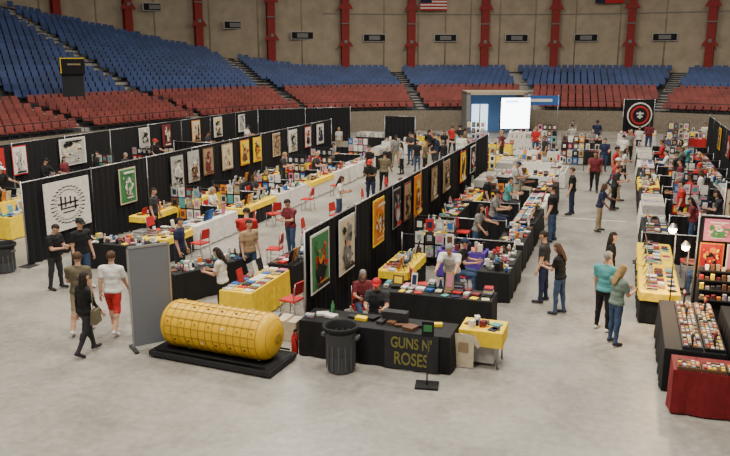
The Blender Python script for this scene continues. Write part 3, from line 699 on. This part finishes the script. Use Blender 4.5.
# ------------------------------------------------------------ generated rows
rw=random.Random(5)
def row(a,b0,specs,facing,wall,gap=3.0,div=True,wd=.76,racks=.6):
    b=b0
    for col,style in specs:
        if col: table(a,b,2.6,wd,E,col,style,flip=(facing>0))
        if div:
            lo,hi=sorted((a-facing*.5,wall))
            drape(lo,b+gap/2,hi,b+gap/2,.8)
            if rw.random()<racks:
                rack(a-facing*rw.uniform(1.2,1.7),b+gap/2-.2,0,1.2,rw.choice([1.2,1.5]),rw.randint(0,5))
            if rw.random()<.4: put('storage_tote',totem,(a-facing*1.9,b-.8,0),rw.uniform(0,3))
            if rw.random()<.3: put('cardboard_box',cardm,(a-facing*.75,b+1.0,0),rw.uniform(-.3,.3))
        b+=gap
BY='black+yellow'; WY='white+yellow'
row(-2.8,21.7,[('black','toys'),('black','display'),('white','prints'),('black','display')],1,WC+.1)
row(-5.3,21.7,[(BY,'toys'),('black','display'),(BY,'display'),('white','boxes')],-1,WC,div=False,wd=.6)
table(-3.9,33.6,2.6,.8,0,'white','display'); table(-2.8,35.9,2.4,.8,E,'white','display'); table(-5.2,36,2.4,.8,E,'white','boxes'); table(-4,38.2,2.4,.8,0,'white','display')
row(-8.0,20.4,[('black','prints'),(BY,'display'),('yellow','toys'),('white','prints'),('yellow','display')],-1,WC-.1)
row(-12.6,20.9,[('white','prints'),(BY,'display'),('white','toys'),(WY,'display'),('white','prints'),('white','display'),('black','boxes')],1,WA+.1)
row(-14.9,21.6,[(BY,'display'),('yellow','toys'),('black','display'),(WY,'display'),('yellow','prints')],1,WA,div=False,wd=.55)
row(-19.0,20,[('yellow','display'),('white','toys'),('yellow','display'),('white','display'),('yellow','prints'),('white','boxes'),('black','display')],-1,WA-.1)
row(-21.2,21.5,[('yellow','display'),('white','toys'),('yellow','prints'),(WY,'display'),('yellow','display'),('white','prints'),('white','display'),('yellow','display')],1,WZ+.1)
row(1.1,24.3,[('black','display'),('white','boxes'),('black','display'),(BY,'toys'),('black','display'),('white','prints'),('black','boxes'),('white','display')],-1,WR-.2,racks=.9)
row(3.9,27.7,[('black','display'),('white','boxes'),('black','toys'),('white','display'),('black','prints'),('red','display')],-1,WR,div=False,wd=.6)
for a,b,c_,s_ in [(-13,44.8,'white','display'),(-15.5,47,'black','boxes'),(-7.5,45.4,'yellow','display'),(-4.5,43,'white','toys'),(-1.8,43.6,'black','display'),(-6,49.5,'white','boxes'),(-2.5,49.8,'black','display'),(.8,54.2,'white','display'),(4,52.6,'red','display'),(-12.5,48.5,'yellow','display'),(5,57,'yellow','display'),(-5.5,39.8,'yellow','display'),(-6.5,54,'white','toys')]:
    table(a,b,2.4,.76,0,c_,s_)
for a,b,f in [(-6.6,37.6,0),(-2.5,41,0),(-9,48,0),(3.2,51,0),(-4.5,47.6,10),(-14,39.5,0),(2.8,44.6,0)]:
    rack(a,b,R(f),1.2,rw.choice([1.6,1.9]),rw.randint(0,5))
# right foreground
table(2.35,12.95,2.6,.7,0,'darkred','cases',H=.78); table(1.45,14.95,2.9,1.0,E,'black','cases',H=.80,seed=1); table(2.8,14.95,2.9,1.3,E,'black','cases',H=.80,seed=2)
table(1.0,18.2,2.2,.8,E,BY,'display',seed=1); table(1.0,20.7,2.4,.8,E,BY,'display',seed=2)
def tier(a,b,rz,L_,seed):
    r=random.Random(seed); t=MB()
    for k in range(4):
        t.box((0,k*.2,.8+k*.16),(L_,.22,.03),'black'); t.box((0,k*.2+.1,.4+k*.08),(L_,.02,.8+k*.16),'char')
        for i in range(int(L_/.11)): h=r.uniform(.05,.13); t.box((-L_/2+.06+i*.11,k*.2,.815+k*.16+h/2),(.07,.08,h),r.choice(['orange','yellow','red','white','black','cream','brown','art2','tan','maroon','char']))
    t.obj('tiered_merchandise_shelf',(a,b,0),rz)
tier(2.85,16.75,0,2.2,3)
drape(.7,22.5,4.6,22.5,.9)
drape(1.75,18.1,5.4,18.1,2.35)
for i,(x,z,w,h,pal) in enumerate([(2.05,1.35,.5,.8,('orange','red','yellow','black')),(2.62,1.35,.52,.8,('pink','purple','white','black')),(3.2,1.35,.52,.8,('yellow','teal','cream','black')),(3.8,1.35,.5,.8,('red','cream','white','navy')),(2.15,2.05,.6,.5,('pink','cream','green','white')),(2.85,2.05,.6,.5,('teal','cream','white','navy')),(3.6,2.05,.7,.5,('purple','cream','pink','navy')),(4.4,1.7,.6,.9,None)]):
    poster(x,17.99,z,w,h,90+i,0,pal,'white' if i%2 else None)
drape(2.9,23.6,5.5,23.6,2.3)
for i,x in enumerate((3.2,3.9,4.6)): poster(x,23.5,1.7,.6,.9,120+i,0)
mat('lamp_glow',(1,.62,.28),.5,emit=22)
def lamp(a,b,h,e):
    l=MB(); l.lathe([(.14,0),(.14,.02)],'char',14); l.rod((0,0,.02),(0,0,h+.1),.014,'char',6); l.rod((0,0,h+.1),(-.08,-.12,h+.12),.01,'char',6)
    l.lathe([(.03,.13),(.05,.1),(.10,.04)],'metal',14,Matrix.Translation((-.08,-.12,h)),cap=False); l.ball((-.08,-.12,h),(.085,.085,.085),'lamp_glow',12)
    o=l.obj('clamp_lamp',(a,b,0))
    d=bpy.data.lights.new('bulb','POINT'); d.energy=e; d.color=(1,.7,.4); d.shadow_soft_size=.08; q=bpy.data.objects.new('bulb',d); COL.objects.link(q); q.parent=o; q.location=(-.08,-.25,h-.05)
lamp(1.2,16.9,2.25,170); lamp(1.52,17.3,1.8,80)
drape(*cf(18.6,54.5),*cf(20.8,54.5),2.9)
rs=MB()
for r1,th,mn in ((.9,.03,'white'),(.8,.045,'black'),(.66,.06,'red'),(.52,.075,'black')): rs.lathe([(r1,0),(r1,th)],mn,32,Matrix.Rotation(E,4,'X'),smooth=False)
rs.box((0,-.085,.12),(.5,.03,.1),'white'); rs.box((0,-.085,-.1),(.36,.03,.12),'white'); rs.box((0,-.085,.0),(.1,.03,.5),'white')
c=cf(19.7,54.3); rs.obj('round_logo_sign',(c.x,c.y,1.8),TH)
c=cf(-18.9,49.5); s_=MB(); z=5.3; s_.box((0,0,z),(1.5,.5,1.05),'black'); s_.box((0,-.26,z+.48),(1.5,.02,.06),'yellow'); s_.box((-.7,-.26,z),(.06,.02,.95),'yellow'); s_.box((.1,-.26,z+.1),(.8,.02,.1),'tan'); s_.box((0,.1,z-1.5),(1.3,.3,2.0),'char'); s_.obj('section_sign',(c.x,c.y,0),TH+R(25))
for a,b,f in [(-11.7,18.9,80),(-11.6,21.8,120),(-11.5,23.5,60),(-9.2,21.3,-80),(-9.3,24,-100),(-9.2,27,-80),(-11.5,26.5,90),(-7.0,15.8,100),(-6.9,14.9,80),(-4.6,22.9,-90),(-4.4,16.9,-60),(1.9,21.4,90),(-13.9,19.9,-90),(-13.9,28.9,-90),(-20,24.5,80),(-9.3,19.0,100),(-11.6,29.8,90),(-9.2,30,-90),(-6.9,33.3,90)]: chair(a,b,R(f))

# ------------------------------------------------------------ keep standing people clear of furniture and each other
def pushout(x,y,rad=.3):
    for cx,cy,hx,hy,rot in OBST:
        c,s=math.cos(-rot),math.sin(-rot); dx,dy=x-cx,y-cy
        lx,ly=c*dx-s*dy,s*dx+c*dy
        px,py=hx+rad-abs(lx),hy+rad-abs(ly)
        if px>0 and py>0:
            if px<py: lx+=math.copysign(px,lx)
            else: ly+=math.copysign(py,ly)
            c,s=math.cos(rot),math.sin(rot); x,y=cx+c*lx-s*ly,cy+s*lx+c*ly
    return x,y
for it in range(6):
    for o,fx in PPL:
        if fx: continue
        x,y=o.location.x,o.location.y
        for p,_ in PPL:
            if p is o: continue
            dx,dy=x-p.location.x,y-p.location.y; d=math.hypot(dx,dy)
            if d<.55: d=max(d,.01); x+=dx/d*(.56-d); y+=dy/d*(.56-d)
        x,y=pushout(x,y); o.location.x,o.location.y=x,y

# ------------------------------------------------------------ light
w=bpy.data.worlds.new('world'); scene.world=w; w.use_nodes=True; w.node_tree.nodes['Background'].inputs[0].default_value=(1,.95,.88,1); w.node_tree.nodes['Background'].inputs[1].default_value=.34
for i,(a,b) in enumerate([(-16,14),(-2,12),(-16,34),(0,34),(-10,24),(-12,54),(8,54),(-6,2)]):
    d=bpy.data.lights.new('arena_light','AREA'); d.shape='SQUARE'; d.size=4; d.energy=2350; d.color=(1,.92,.8)
    o=bpy.data.objects.new('arena_light',d); COL.objects.link(o); o.location=(a,b,17)
